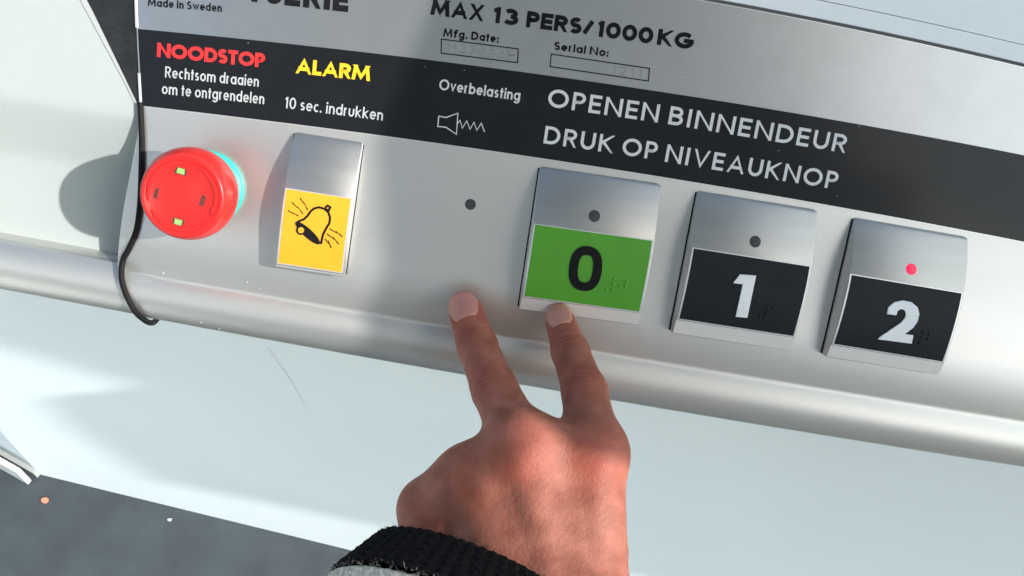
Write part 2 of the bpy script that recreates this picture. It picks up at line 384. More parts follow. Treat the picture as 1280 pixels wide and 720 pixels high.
lettering('Made in Sweden', (185, 7.6), (277.5, 15.2), 10.2, M['text_black'], .19, gap=.12)
lettering('Mfg. Date:', (553.6, 45.6), (623, 53.6), 10.4, M['text_black'], .225, gap=.13)
lettering('Serial No:', (692, 62.2), (760, 71.2), 10.4, M['text_black'], .225, gap=.13)
lettering('1133022 P', (557, 64.2), (643, 75.2), 11.5, M['stamp'], .15, gap=.3, name='stamped_number')
lettering('1211', (763, 92), (801, 97.6), 10.5, M['stamp'], .07, gap=.3, name='stamped_number')
def lines(name, paths, wpx, m, parent, z=.42, h=0., zf=None, closed=False, off=(0, 0)):
    mb = MB()
    for k, pth in enumerate(paths):
        P = [at(x, y, h) for x, y in pth]
        Lf, Rt, _ = ribbon(P, wpx/3., closed)
        V = []
        for a_, b_ in zip(Lf, Rt):
            for e in (a_, b_): V.append((e[0]-off[0], e[1]-off[1], (zf(e[1]-off[1]) if zf else 0)+z+k*.01))
        mb.add(V, [(2*i, 2*i+1, 2*i+3, 2*i+2) for i in range(len(Lf)-1)])
    return mb.build(name, m, parent)
b1 = [(551.7, 48.9), (647.7, 61.2), (647, 78.4), (551.4, 66.4), (551.7, 48.9)]
b2 = [(689, 67.7), (811.6, 85.5), (810.3, 101.3), (687.5, 83.2), (689, 67.7)]
lines('printed_box', [b1], 1.4, M['text_black'], con, closed=True); lines('printed_box', [b2], 1.4, M['text_black'], con, closed=True)
sp = [(548.5, 145), (557.5, 146.9), (572.3, 141.5), (570.6, 167.8), (557.5, 159), (547.3, 158), (548.5, 145)]
zz = [(571.8, 154.4), (575, 150.4), (578, 160), (583.5, 151), (587.5, 161.5), (592.5, 152.8), (596, 162.8), (601.5, 154), (605.8, 164.8)]
lines('loudspeaker_symbol', [sp, zz], 1.35, M['text_white'], con)

# ------------------------------------------------------------------ black end plate, white side sheet, rubber seal
def zsheet(v): return float(np.interp(v, [22, 46], [-13.5, -1.]))
e0, e1 = at(93, -12, -1), at(172.5, 136, -1)
def uedge(v):                   # slanting right border of the white sheet
    t = (v-e1[1])/(e0[1]-e1[1]); return e1[0]+(e0[0]-e1[0])*max(0, t)
mb = MB(); G = []
for v in [260, 200, 160, 130, 115, 100, 85, 70, 60, 54, 50, 47, 44, 40, 36, 32, 28, 24, 20, 10, 0, -10, -20, -26]:
    r = []
    for t in np.linspace(0, 1, 24):
        ur = uedge(v) if v > e1[1] else -158.
        u = -420*(1-t)+ur*t; dg = max(0, -(u+200)*.6+(v-95)*.8); r.append((u, v+(bow(u, v) if v < 20 else 0), zsheet(v)-.0019*dg*dg))
    G.append(r)
side = thing('side_sheet', 'plain white metal sheet left of the black end plate and the rubber seal', 'panel')
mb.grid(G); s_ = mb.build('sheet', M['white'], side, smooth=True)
mb = MB(); G = []               # the folded grey edge of that sheet
for v in np.linspace(e1[1]-1, 250, 20):
    u = uedge(v); G.append([(u, v, -1), (u+.5, v, -.6), (u+1.6, v-.2, -.7), (u+3.3, v-.3, -.9), (u+3.4, v-.3, -6)])
mb.grid(G); mb.build('folded_edge', M['grey'], side, smooth=False)
# lower rail length left of the seal
rl = thing('rail_extension', 'rounded aluminium rail length left of the black rubber seal', 'rail')
mb = MB(); G = []
for u in np.linspace(-440, -150, 60):
    r = []
    for t in np.linspace(math.radians(-30), math.radians(230), 44):
        v = -30+13.3*math.cos(t); r.append((u, v+bow(u, -42 if v < -20 else -30), -16+13.3*math.sin(t)))
    G.append(r)
mb.grid(G); mb.build('rail', M['alu'], rl, smooth=True)
mb = MB(); P = [at(170, -20, -.8), at(180.5, 138, -.8), at(177, 141, -.8), at(100, -20, -.8)]
mb.poly([P[3], P[2], P[1], P[0]], -5, -.55)
tag(mb.build('end_plate', M['blackwedge'], T=PM, bevel=.3), 'glossy black wedge-shaped end plate between the white sheet and the silver foil', 'end plate')
def tube(path, r, n=12):
    P = [np.array(p, float) for p in path]; Q = []
    for i in range(len(P)-1):
        p_ = P[max(0, i-1)]; a_ = P[i]; b_ = P[i+1]; c_ = P[min(len(P)-1, i+2)]
        for t in np.linspace(0, 1, 8, endpoint=False):
            Q.append(.5*((2*a_)+(-p_+b_)*t+(2*p_-5*a_+4*b_-c_)*t*t+(-p_+3*a_-3*b_+c_)*t**3))
    Q.append(P[-1]); G = []; up = np.array([1., 0, 0])
    for i, q in enumerate(Q):
        d = Q[min(i+1, len(Q)-1)]-Q[max(0, i-1)]; d /= np.linalg.norm(d); s1 = np.cross(d, up); s1 /= np.linalg.norm(s1); s2 = np.cross(d, s1)
        G.append([tuple(q+r*(math.cos(2*math.pi*k/n)*s1+math.sin(2*math.pi*k/n)*s2)) for k in range(n+1)])
    return G
cp = [(175.5, 128, .4), (176.5, 150, .8), (177.5, 180, .9), (176.5, 225, .9), (174.5, 262, .9), (170, 290, .6), (161, 311, -.5), (153.6, 326, -2.5), (152, 346, -1.0), (157, 366, -1.2), (168, 388, -3), (178, 398, -8), (186, 403, -13), (192, 403, -24), (197, 398, -34)]
mb = MB(); mb.grid(tube([at3(*p) for p in cp], 1.25)); sl = mb.build('rubber_seal', M['rubber'], T=PM, smooth=True)
tag(sl, 'thin black rubber seal running down beside the red button and round the rail', 'seal')

# ------------------------------------------------------------------ push buttons
def zcap(t, Ht):                # section of the arched cap, t = distance from its top edge (local y = -t)
    pk = 32.; x = np.clip(t, 0, Ht)
    if x < pk: return 1.2+9.4*(1-((pk-x)/pk)**2)
    return 10.6-2.6*((x-pk)/(54-pk))**2 if x < 54 else 8.0-2.0*((x-54)/(Ht-54))
def button(label, tl, tr, br, bl, ins, insmat, name='push_button', group=None):
    h = 4.; P = [np.array(at(*p, h)) for p in (tl, tr, br, bl)]
    W = (np.linalg.norm(P[1]-P[0])+np.linalg.norm(P[2]-P[3]))/2; Ht = (np.linalg.norm(P[3]-P[0])+np.linalg.norm(P[2]-P[1]))/2
    c = (P[0]+P[1])/2; ang = math.atan2(*((P[1]-P[0]+P[2]-P[3])[::-1]))
    b = thing(name, label, 'button', group=group); b.matrix_world = PM @ Matrix.Translation((c[0], c[1], 0)) @ Matrix.Rotation(ang, 4, 'Z')
    ts = [0, .5]+list(np.linspace(1.5, Ht-6, 26))+[54.]+[Ht-.4, Ht]; ts = sorted(set(round(float(t), 3) for t in ts)); t0, t1 = ins
    f = W/2; mb = MB(); rc = 1.6
    G = []
    for i, t in enumerate(ts):                     # outer skin with rounded shoulders and slightly rounded plan corners
        z = zcap(t, Ht); inset = 0
        if t < rc: inset = rc-math.sqrt(max(0, rc*rc-(rc-t)**2))*1.0
        f_ = f-inset*.8; zt = z-(.5 if t == 0 else 0)
        G.append([(-f_, -t, -.2), (-f_, -t, zt-.35), (-f_+.1, -t, zt-.1), (-f_+.35, -t, zt), (f_-.35, -t, zt), (f_-.1, -t, zt-.1), (f_, -t, zt-.35), (f_, -t, -.2)])
    G.insert(0, [(x, y, -.2) for x, y, z in G[0]]); G.append([(x, y, -.2) for x, y, z in G[-1]])
    mb.grid(G)
    cap = mb.build('cap', M['capmetal'], b, smooth=True)
    for p_ in cap.data.polygons: p_.use_smooth = True
    md = cap.modifiers.new('e', 'EDGE_SPLIT'); md.split_angle = math.radians(35)
    # black plate painting in the shadow gap around the foot
    mb = MB(); mb.box((-f-.5, -Ht+.2, -.2), (f+.35, -.8, .3)); mb.build('shadow_gap_plate', M['text_black'], b)
    # bright frame and coloured insert
    def sheet(nm, x0, x1, a0, a1, dz, m):
        mb = MB(); G = []
        for t in np.linspace(a0, a1, 18):
            z = zcap(t, Ht)+dz; G.append([(x0, -t, z-.5), (x0, -t, z), (x1, -t, z), (x1, -t, z-.5)])
        G.insert(0, [(x, y, z-.5) for x, y, z in G[0]]); G.append([(x, y, z-.5) for x, y, z in G[-1]])
        mb.grid(G); return mb.build(nm, m, b)
    sheet('frame', -f+.5, f-.5, t0-.35, t1+.45, .12, M['caprim'])
    sheet('insert', -f+1.1, f-1.1, t0, t1, .22, insmat)
    sheet('lit_lip', -f+.12, f-.12, 54.4, Ht-.25, .06, M['lit_lip'])  # painted paler than the cap for the light its facing catches
    zf = lambda y: zcap(-y, Ht)
    def loc(px, py):
        hh = 9.
        for _ in range(4):
            p = np.array(at(px, py, hh))-c; q = (p[0]*math.cos(ang)+p[1]*math.sin(ang), -p[0]*math.sin(ang)+p[1]*math.cos(ang)); hh = zf(q[1])
        return q
    return b, loc, zf, W, Ht
def raised(name, paths, w, m, b, loc, zf, h=.55, closed=False, cap=True):
    mb = MB()
    for k, pth in enumerate(paths):
        P = [loc(*p) for p in pth]; Lf, Rt, _ = ribbon(P, w, closed); V = []
        for a_, c_ in zip(Lf, Rt):
            V += [(a_[0], a_[1], zf(a_[1])+h+k*.02), (c_[0], c_[1], zf(c_[1])+h+k*.02), (a_[0], a_[1], zf(a_[1])), (c_[0], c_[1], zf(c_[1]))]
        F = []
        for i in range(len(Lf)-1):
            j = 4*i; F += [(j, j+1, j+5, j+4), (j, j+4, j+6, j+2), (j+1, j+3, j+7, j+5)]
        n = 4*(len(Lf)-1)
        if not closed: F += [(0, 2, 3, 1), (n, n+1, n+3, n+2)]
        mb.add(V, F)
    return mb.build(name, m, b)
def raised_poly(name, pts, m, b, loc, zf, h=.95):
    P = [loc(*p) for p in pts]; n = len(P); V = [(x, y, zf(y)+h) for x, y in P]+[(x, y, zf(y)-.1) for x, y in P]
    mb = MB(); mb.add(V, [tuple(range(n))]+[(i, n+i, n+(i+1) % n, (i+1) % n) for i in range(n)]); return mb.build(name, m, b)
def braille(b, zf, x, y, cells, m, slope=0.):
    proto = None
    for ci, dots in enumerate(cells):
        for d in dots:
            cx = x+ci*5.2+(0 if d < 4 else 2.4); cy = y-((d-1) % 3)*2.3; r = .72
            if proto is None:
                mb = MB(); mb.lathe([(r, -.1), (r*.9, .28), (r*.6, .5), (0, .6)], 14); o = mb.build('braille_dot', m, b, smooth=True); proto = o
            else: o = proto.copy(); C.objects.link(o); o.parent = b
            o.location = (cx, cy, zf(cy)+.22)
# ground floor button, green
b, loc, zf, W, Ht = button('green button with a black zero, above the right-hand fingertip', (675, 208), (827, 231), (798, 405), (650, 386), (23.2, 53.6), M['green'])
q = loc(743, 270); lamp('lamp', q[0], q[1], zf(q[1])-.25, 2.25, M['led'], b, zf)
cx, cy = 731.8, 335.6; A_ = []
for i in range(41):
    a_ = 2*math.pi*i/40; ex = 2/2.5; ca, sa = math.cos(a_), math.sin(a_)
    X = 14.8*math.copysign(abs(ca)**ex, ca); Y = 22.5*math.copysign(abs(sa)**ex, sa); A_.append((cx+X+.12*Y, cy-Y+.12*X))
raised('numeral', [A_], 3.7, M['numblack'], b, loc, zf, closed=True)
q = loc(766.5, 349); braille(b, zf, q[0]-2.1, q[1], [(3, 4, 5, 6), (2, 4, 5)], M['green'])
# first floor
b, loc, zf, W, Ht = button('dark button with a white one, right of the green zero button', (873.5, 239), (1024, 263.5), (992, 438), (845, 416), (23.2, 53.6), M['darkins'])
q = loc(944, 302); lamp('lamp', q[0], q[1], zf(q[1])-.25, 2.25, M['led'], b, zf)
Z1 = lambda x, y: (840+x/3.275, 230+y/3.275)
raised_poly('numeral', [Z1(x, y) for x, y in [(342, 374), (306, 546), (259, 542), (288, 409), (249, 404), (277, 369)]][::-1], M['numwhite'], b, loc, zf)
q = loc(*Z1(388, 508)); braille(b, zf, q[0]-2.2, q[1]+.6, [(3, 4, 5, 6), (1,)], M['darkins'])
# second floor
b, loc, zf, W, Ht = button('dark button with a raised white two and a red lit lamp, rightmost of the row', (1071, 272.5), (1213.5, 298), (1178, 468), (1037.5, 446), (23.2, 53.6), M['darkins'])
q = loc(1139, 336.5); lamp('lamp', q[0], q[1], zf(q[1])-.25, 2.2, M['ledred'], b, zf)
Z2 = lambda x, y: (1020+x/3.272, 260+y/3.272)
two = [(288, 432), (294, 404), (318, 384), (352, 377), (388, 384), (412, 404), (419, 432), (412, 462), (394, 488), (368, 508), (358, 514), (395, 519), (388, 553), (250, 535), (262, 524), (345, 468), (362, 448), (366, 430), (358, 415), (343, 411), (331, 419), (325, 437)]
raised_poly('numeral', [Z2(x, y) for x, y in two][::-1], M['numwhite'], b, loc, zf)
q = loc(*Z2(428, 512)); braille(b, zf, q[0]-1.6, q[1]+.4, [(3, 4, 5, 6), (1, 2)], M['darkins'])
# alarm
b, loc, zf, W, Ht = button('narrow alarm button with a yellow plate and black ringing bell', (367, 165.5), (453, 178.5), (439, 346.5), (354, 333), (22.6, 53.4), M['yellow'], name='alarm_button')
ZA = lambda x, y: (320+x/3.43, 150+y/3.43)
bell = [[ZA(*p) for p in pp] for pp in [
 [(178, 436), (205, 426), (222, 410), (234, 392), (250, 379), (270, 374), (292, 380), (310, 395), (318, 418), (315, 442), (300, 466), (288, 490), (282, 515), (279, 532)],
 [(297, 376), (307, 367), (319, 374), (312, 387), (300, 383), (297, 376)]]]
raised('bell_symbol', bell, .95, M['text_black'], b, loc, zf, h=.27)
el = [(222+70*math.cos(a_)*math.cos(.74)-19*math.sin(a_)*math.sin(.74), 484+70*math.cos(a_)*math.sin(.74)+19*math.sin(a_)*math.cos(.74)) for a_ in np.linspace(0, 2*math.pi, 28, endpoint=False)]
raised_poly('bell_symbol', [ZA(*p) for p in el][::-1], M['text_black'], b, loc, zf, h=.42)
ci = [ZA(194+17*math.cos(a_), 472+17*math.sin(a_)) for a_ in np.linspace(0, 2*math.pi, 22)]
raised_poly('bell_symbol', ci[:-1][::-1], M['yellow'], b, loc, zf, h=.50)
raised('bell_symbol', [ci], .7, M['text_black'], b, loc, zf, h=.53, closed=True)
bolts = [[(137, 387), (161, 403), (157, 396), (183, 412)], [(155, 353), (180, 378), (177, 370), (202, 402)], [(190, 335), (207, 360), (205, 350), (222, 386)],
         [(316, 466), (346, 484), (343, 476), (370, 500)], [(305, 488), (334, 510), (330, 500), (355, 532)], [(296, 510), (312, 528), (311, 517), (323, 548)]]
raised('bell_symbol', [[ZA(*p) for p in pp] for pp in bolts], .55, M['text_black'], b, loc, zf, h=.27)

# ------------------------------------------------------------------ emergency stop
eu, ev = at(256, 235.5, 2)
es = thing('emergency_stop', 'red round mushroom emergency stop button with a teal ring behind it', 'button', eu, ev, 0)
mb = MB(); mb.lathe([(0, 0), (15.6, 0), (15.7, 2.4), (15.2, 3.4), (13.6, 3.8), (12, 3.8)], 96); mb.build('ring', M['teal'], es, smooth=True)
mb = MB(); mb.lathe([(12.5, 3.6), (12.5, 10), (11, 11), (11, 20)], 64); mb.build('neck', M['slot'], es, smooth=True)
mb = MB(); mb.lathe([(11, 15), (14.8, 15.5), (16.8, 17.5), (17.7, 20), (18.0, 24), (17.9, 27.5), (17.2, 31.0), (16.2, 34.2), (15.6, 35.4), (15.0, 35.9), (14.3, 35.9), (13.9, 35.5), (0, 35.5)], 128)
hd = mb.build('head', M['red'], es, smooth=True); md = hd.modifiers.new('e', 'EDGE_SPLIT'); md.split_angle = math.radians(50)
def arcridge(r, a0, a1, w_, z0, z1, arrow=False):
    mb = MB(); G = []
    for a_ in np.radians(np.linspace(a0, a1, 40)):
        t = (math.degrees(a_)-a0)/(a1-a0); ww = w_*(.35+.65*min(1, t*3))
        G.append([((r+k*ww)*math.cos(a_), (r+k*ww)*math.sin(a_), z) for k, z in ((-1, z0), (-.8, z1), (.8, z1), (1, z0))])
    G.insert(0, [(x, y, z0) for x, y, z in G[0]]); G.append([(x, y, z0) for x, y, z in G[-1]])
    mb.grid(G); o = mb.build('arrow_ridge', M['red'], es); return o
for a0 in (105, 225, 345): arcridge(12.75, a0+92, a0, .75, 35.0, 36.0)
for a0 in (105, 225, 345):
    a_ = math.radians(a0-6); tip = (12.75*math.cos(a_-.12), 12.75*math.sin(a_-.12)); q1_ = (13.85*math.cos(a_+.16), 13.85*math.sin(a_+.16)); q2_ = (11.4*math.cos(a_+.16), 11.4*math.sin(a_+.16))
    mb = MB(); mb.poly([tip, q1_, q2_], 35.2, 36.02); mb.build('arrow_ridge', M['red'], es)
for px, py, rotw, g in ((226, 214, 82, 1), (195, 241.8, 172, 0), (222.5, 277.5, 262, 1), (253, 251, 352, 0)):
    wu, wv = at(px, py, 35.7); a_ = math.radians(rotw)
    x, y = wu-eu, wv-ev; hw, hh = (2.5, 1.35) if g else (2.4, .85)
    T = lambda p: (x+p[0]*-math.sin(a_)+p[1]*math.cos(a_), y+p[0]*math.cos(a_)+p[1]*math.sin(a_))
    mb = MB(); P = [T(p) for p in ((-hw, -hh), (-hw*.75, hh), (hw*.75, hh), (hw, -hh))]
    mb.poly(P, 35.0, 35.56); fr = mb.build('window', M['slot'], es)
    if g:
        mb = MB(); P = [T(p) for p in ((-hw*.6, -hh*.75), (-hw*.5, hh*.8), (hw*.55, hh*.8), (hw*.6, -hh*.75))]; mb.poly(P, 35.2, 35.60); mb.build('window_pane', M['slotgreen'], fr)

# ------------------------------------------------------------------ left hand and knitted cuff
def J3(px, py, z): return at3(px, py, z)
def seg(A, B, ra, rb): return (np.array(A), np.array(B), ra, rb)
mT, mD, mP, mK = J3(583, 391, 7.6), J3(596, 431, 18), J3(618, 487, 36), J3(654, 560, 62)
iT, iD, iP, iK = J3(701, 404, 8.5), J3(713, 440, 20), J3(731, 490, 38), J3(742, 566, 60)
rK, pK = J3(588, 600, 60), J3(538, 636, 52)
W1, W2, W3, W4 = J3(742, 790, 86), J3(712, 800, 92), J3(672, 810, 92), J3(578, 840, 82)
SG = [
 seg(mT, mD, 7.3, 8.0), seg(mD, mP, 8.1, 9.0), seg(mP, mK, 9.2, 10.6),
 seg(iT, iD, 6.4, 7.5), seg(iD, iP, 7.6, 8.8), seg(iP, iK, 9.0, 11.0)]
PALM = [
 seg(iK, W1, 11.5, 13.0), seg(mK, W2, 11.5, 13.5), seg(rK, W3, 11.0, 13.5), seg(pK, W4, 10.6, 13.0),
 seg(iK-[0, 6, 13], W1-[0, 0, 14], 10, 12), seg(mK-[0, 6, 14], W2-[0, 0, 16], 10, 12), seg(rK-[0, 6, 14], W3-[0, 0, 16], 10, 12), seg(pK-[0, 6, 12], W4-[0, 0, 14], 9, 12),
 seg((mK+rK)/2-[0, 14, 1], (W2+W3)/2, 10.5, 13), seg((mK+iK)/2-[0, 14, 1], (W2+W1)/2, 10.5, 13), seg((pK+rK)/2-[0, 12, 1], (W4+W3)/2, 9.5, 13),
 seg(mK, iK, 9.5, 9.5), seg(mK, rK, 10.0, 9.5), seg(rK, pK, 9.6, 9.6),
 seg(W2, J3(640, 960, 105), 24, 26), seg(W3, J3(600, 960, 100), 22, 26)]
CURL = [
 seg(rK, J3(604, 606, 26), 10.2, 8.8), seg(J3(604, 606, 26), J3(632, 660, 22), 8.6, 7.8), seg(J3(632, 660, 22), J3(650, 680, 38), 7.6, 7.),
 seg(pK, J3(560, 634, 22), 9.6, 8.), seg(J3(560, 634, 22), J3(590, 680, 20), 7.8, 7.), seg(J3(590, 680, 20), J3(610, 700, 34), 6.9, 6.4)]
THUMB = [seg(J3(735, 780, 62), J3(748, 690, 36), 15, 12), seg(J3(748, 690, 36), J3(738, 625, 26), 11, 9.4), seg(J3(738, 625, 26), J3(715, 588, 28), 9.2, 7.6)]
VS = .7
lo = np.array([-62, -175, -2.]); hi = np.array([62, 2, 118.]); nx, ny, nz_ = ((hi-lo)/VS).astype(int)+1
gx, gy, gz = np.meshgrid(*(np.arange(k, dtype=np.float32)*VS+l for k, l in zip((nx, ny, nz_), lo)), indexing='ij')
def cone(s):
    A, B, ra, rb = s; d = B-A; L2 = float(d @ d); px, py, pz = gx-A[0], gy-A[1], gz-A[2]
    t = np.clip((px*d[0]+py*d[1]+pz*d[2])/L2, 0, 1)
    return np.sqrt((px-t*d[0])**2+(py-t*d[1])**2+(pz-t*d[2])**2)-(ra+(rb-ra)*t)
def smin(a, b, k):
    h = np.maximum(k-np.abs(a-b), 0)/k; return np.minimum(a, b)-h*h*k*.25
def union(L_, k):
    r = None
    for s in L_:
        c = cone(s); r = c if r is None else smin(r, c, k)
    return r
fm = union(SG[:3], 2.5); fi = union(SG[3:], 2.5)
palm = union(PALM, 11.)
cr = smin(union(CURL[:3], 3), union(CURL[3:], 3), 1.0)
body = smin(palm, cr, 4.); body = smin(body, union(THUMB, 3), 5.)
body = smin(body, fm, 6.); body = smin(body, fi, 6.)
def blob(P, r, amt, sc=(1, 1, 1)):
    global body
    d2 = ((gx-P[0])/sc[0])**2+((gy-P[1])/sc[1])**2+((gz-P[2])/sc[2])**2; body = body-amt*np.exp(-d2/(r*r))
def dorsal(A, B):
    d = B-A; d = d/np.linalg.norm(d); n = np.array([0, 0, 1.])-d*d[2]; return n/np.linalg.norm(n)
# knuckles, joint folds and tendon valleys
for K, a_ in ((mK, 1.0), (iK, 1.0), (rK, .8), (pK, .6)): blob(K+[0, 2, 9], 7, a_*.6)
for A, Bp, r in ((mP, mK, 9.0), (iP, iK, 8.8)):
    n = dorsal(A, Bp); blob(A+n*r, 6, .7)
for A, B in ((iK, mK), (mK, rK), (rK, pK)):
    m_ = (A+B)/2; blob(m_+[1, -5, 9], 8, -.5); blob(m_+[4, -24, 13], 9, -.4, (1, 1.6, 1))
for A, Bp, r in ((mP, mK, 9.2), (mD, mP, 8.2), (iP, iK, 9.0), (iD, iP, 7.8)):
    d = (Bp-A)/np.linalg.norm(Bp-A); n = dorsal(A, Bp)
    for k_, am in ((-2.6, .32), (-.6, .40), (1.5, .36), (3.4, .22)):
        c0 = A+d*k_; along = (gx-c0[0])*d[0]+(gy-c0[1])*d[1]+(gz-c0[2])*d[2]
        upn = (gx-c0[0])*n[0]+(gy-c0[1])*n[1]+(gz-c0[2])*n[2]
        near = (gx-c0[0])**2+(gy-c0[1])**2+(gz-c0[2])**2
        body = body+am*np.exp(-(along/.75)**2)*(upn > 2)*np.exp(-near/(r*1.25)**2)*3.6
for K, Wp in ((mK, W2), (iK, W1), (rK, W3)):
    body = smin(body, cone(seg(K+[0, -4, 9.6], Wp+[0, 0, 14.2], 1.7, 1.9)), 5.)
def surface_nets(f):
    ins = f < 0; acc = np.zeros((nx-1, ny-1, nz_-1, 3), np.float32); cnt = np.zeros((nx-1, ny-1, nz_-1), np.float32)
    sh = (nx-1, ny-1, nz_-1)
    def sl_(o): return tuple(slice(o[i], o[i]+sh[i]) for i in range(3))
    cs = [(i, j, k) for i in (0, 1) for j in (0, 1) for k in (0, 1)]
    for a_ in cs:
        for ax in range(3):
            if a_[ax]: continue
            b_ = list(a_); b_[ax] = 1
            fa, fb = f[sl_(a_)], f[sl_(b_)]; x = (fa < 0) != (fb < 0); t = np.where(x, fa/(fa-fb+1e-12), 0)
            for q in range(3): acc[..., q] += np.where(x, a_[q]+(t if q == ax else 0), 0)
            cnt += x
    act = cnt > 0; idx = -np.ones(sh, np.int64); idx[act] = np.arange(act.sum())
    I = np.argwhere(act); V = (acc[act]/cnt[act][:, None]+I)*VS+lo; F = []
    for ax in range(3):
        b1_, b2_ = (ax+1) % 3, (ax+2) % 3; s0 = [slice(1, sh[i]) for i in range(3)]; s0[ax] = slice(0, sh[ax])
        s1 = list(s0); s1[ax] = slice(1, sh[ax]+1); fa, fb = f[tuple(s0)] < 0, f[tuple(s1)] < 0
        E = np.argwhere(fa != fb); flip = fa[tuple(E.T)]; E = E.copy(); 
        for q in (b1_, b2_): E[:, q] += 1
        e1_ = np.zeros(3, int); e1_[b1_] = 1; e2_ = np.zeros(3, int); e2_[b2_] = 1
        g = lambda X: idx[tuple(X.T)]
        Q = np.stack([g(E-e1_-e2_), g(E-e2_), g(E), g(E-e1_)], 1); Q[~flip] = Q[~flip][:, ::-1]; F.append(Q)
    return V, np.concatenate(F)
Vh, Fh = surface_nets(body)
CREASE = np.zeros(len(Vh))
# skin: colour mottling from noise, redder over the knuckles, fine creases from bump
def skin_mat():
    m = bpy.data.materials.new('skin'); m.use_nodes = True; t = m.node_tree; b = t.nodes['Principled BSDF']; lk = t.links.new
    b.inputs['Roughness'].default_value = .58; b.inputs['Subsurface Weight'].default_value = .16; b.inputs['Subsurface Radius'].default_value = (1, .32, .16); b.inputs['Subsurface Scale'].default_value = .004; b.inputs['Specular IOR Level'].default_value = .28
    at_ = t.nodes.new('ShaderNodeAttribute'); at_.attribute_name = 'redness'; tc = t.nodes.new('ShaderNodeTexCoord')
    n = t.nodes.new('ShaderNodeTexNoise'); n.inputs['Scale'].default_value = .12; n.inputs['Detail'].default_value = 6; lk(tc.outputs['Object'], n.inputs[0])
    r = t.nodes.new('ShaderNodeValToRGB'); r.color_ramp.elements[0].position = .35; r.color_ramp.elements[1].position = .68
    r.color_ramp.elements[0].color = (.225, .076, .049, 1); r.color_ramp.elements[1].color = (.33, .122, .086, 1); lk(n.outputs[0], r.inputs[0])
    mx = t.nodes.new('ShaderNodeMix'); mx.data_type = 'RGBA'; lk(at_.outputs['Fac'], mx.inputs[0]); lk(r.outputs[0], mx.inputs[6]); mx.inputs[7].default_value = (.36, .07, .045, 1); 
    a2 = t.nodes.new('ShaderNodeAttribute'); a2.attribute_name = 'crease'; mx2 = t.nodes.new('ShaderNodeMix'); mx2.data_type = 'RGBA'; lk(a2.outputs['Fac'], mx2.inputs[0]); lk(mx.outputs[2], mx2.inputs[6]); mx2.inputs[7].default_value = (.13, .036, .022, 1); lk(mx2.outputs[2], b.inputs['Base Color'])
    v = t.nodes.new('ShaderNodeTexVoronoi'); v.inputs['Scale'].default_value = 1.1; v.feature = 'F1'; lk(tc.outputs['Object'], v.inputs[0])
    n2 = t.nodes.new('ShaderNodeTexNoise'); n2.inputs['Scale'].default_value = .5; n2.inputs['Detail'].default_value = 8; lk(tc.outputs['Object'], n2.inputs[0])
    ad = t.nodes.new('ShaderNodeMath'); ad.operation = 'MULTIPLY_ADD'; lk(v.outputs[0], ad.inputs[0]); ad.inputs[1].default_value = .35; lk(n2.outputs[0], ad.inputs[2])
    bp = t.nodes.new('ShaderNodeBump'); bp.inputs['Strength'].default_value = .11; bp.inputs['Distance'].default_value = .10; lk(ad.outputs[0], bp.inputs['Height']); lk(bp.outputs[0], b.inputs['Normal'])
    return m
M['skin'] = skin_mat()
person = thing('person', 'bare left hand with two fingers touching the console below the green button', 'hand')
hand = mesh('hand', Vh, [tuple(int(i) for i in q) for q in Fh], M['skin'], person, smooth=True)
red = np.zeros(len(Vh))
for P_, r, a_ in ((mK+[0, 0, 10], 11, .9), (iK+[0, 0, 10], 12, .9), (mP+dorsal(mP, mK)*9, 9, .45), (iP+dorsal(iP, iK)*9, 9, .5), (mT, 11, .95), (iT, 10, .85), (rK+[0, 0, 8], 10, .5), (pK+[0, 0, 8], 10, .4), (mD+dorsal(mD, mP)*8, 6, .3), (iD+dorsal(iD, iP)*8, 6, .3)):
    red = np.maximum(red, a_*.6*np.exp(-((Vh-P_)**2).sum(1)/(r*r)))
at_ = hand.data.attributes.new('redness', 'FLOAT', 'POINT'); at_.data.foreach_set('value', red.astype(np.float32))
cr_ = np.zeros(len(Vh))
for A, Bp, r in ((mP, mK, 9.2), (mD, mP, 8.2), (iP, iK, 9.0), (iD, iP, 7.8)):
    d = (Bp-A)/np.linalg.norm(Bp-A); n = dorsal(A, Bp); q_ = Vh-A; al = q_ @ d; un = q_ @ n; sd_ = np.sqrt(np.maximum(0, (q_**2).sum(1)-al**2-un**2))
    for k_, am in ((-2.6, .4), (-.6, .6), (1.5, .5), (3.4, .3)):
        cr_ = np.maximum(cr_, am*np.exp(-((al-k_+.03*sd_**2)/.7)**2)*(un > 2)*np.exp(-(sd_/(r*.62))**2))
    cr_ = np.maximum(cr_, .22*np.exp(-((al)/4.)**2)*(un > 2)*np.exp(-(sd_/(r*.7))**2))
a2_ = hand.data.attributes.new('crease', 'FLOAT', 'POINT'); a2_.data.foreach_set('value', cr_.astype(np.float32))
md = hand.modifiers.new('smooth', 'SMOOTH'); md.factor = .5; md.iterations = 1
def nail(T, D, r, wn_, ln, start, parent, lift=.12):
    d = (T-D)/np.linalg.norm(T-D); n = dorsal(D, T); n = n-d*(n @ d); n /= np.linalg.norm(n); s = np.cross(d, n); mb = MB(); G = []
    for i in range(14):
        t = i/13; x = start+ln*t; wdt = wn_*(math.sqrt(max(0, 1-((t-.55)/.56)**2)) if t > .55 else (1-.25*((.55-t)/.55)**2 if t > .06 else .70)); wdt = max(wdt, wn_*.25); row = []
        for j in range(13):
            a_ = (j/12-.5)*2*math.asin(min(.98, wdt/r)); rr = r+lift-(.55*max(0, t-.6)/.4 if t > .6 else 0)-.35*(1-t)**3
            row.append(tuple(T+d*x+rr*(math.cos(a_)*n+math.sin(a_)*s)))
        G.append(row)
    mb.grid(G); o = mb.build('fingernail', M['nail'], parent, smooth=True); md = o.modifiers.new('s', 'SOLIDIFY'); md.thickness = .5; md.offset = -1; return o
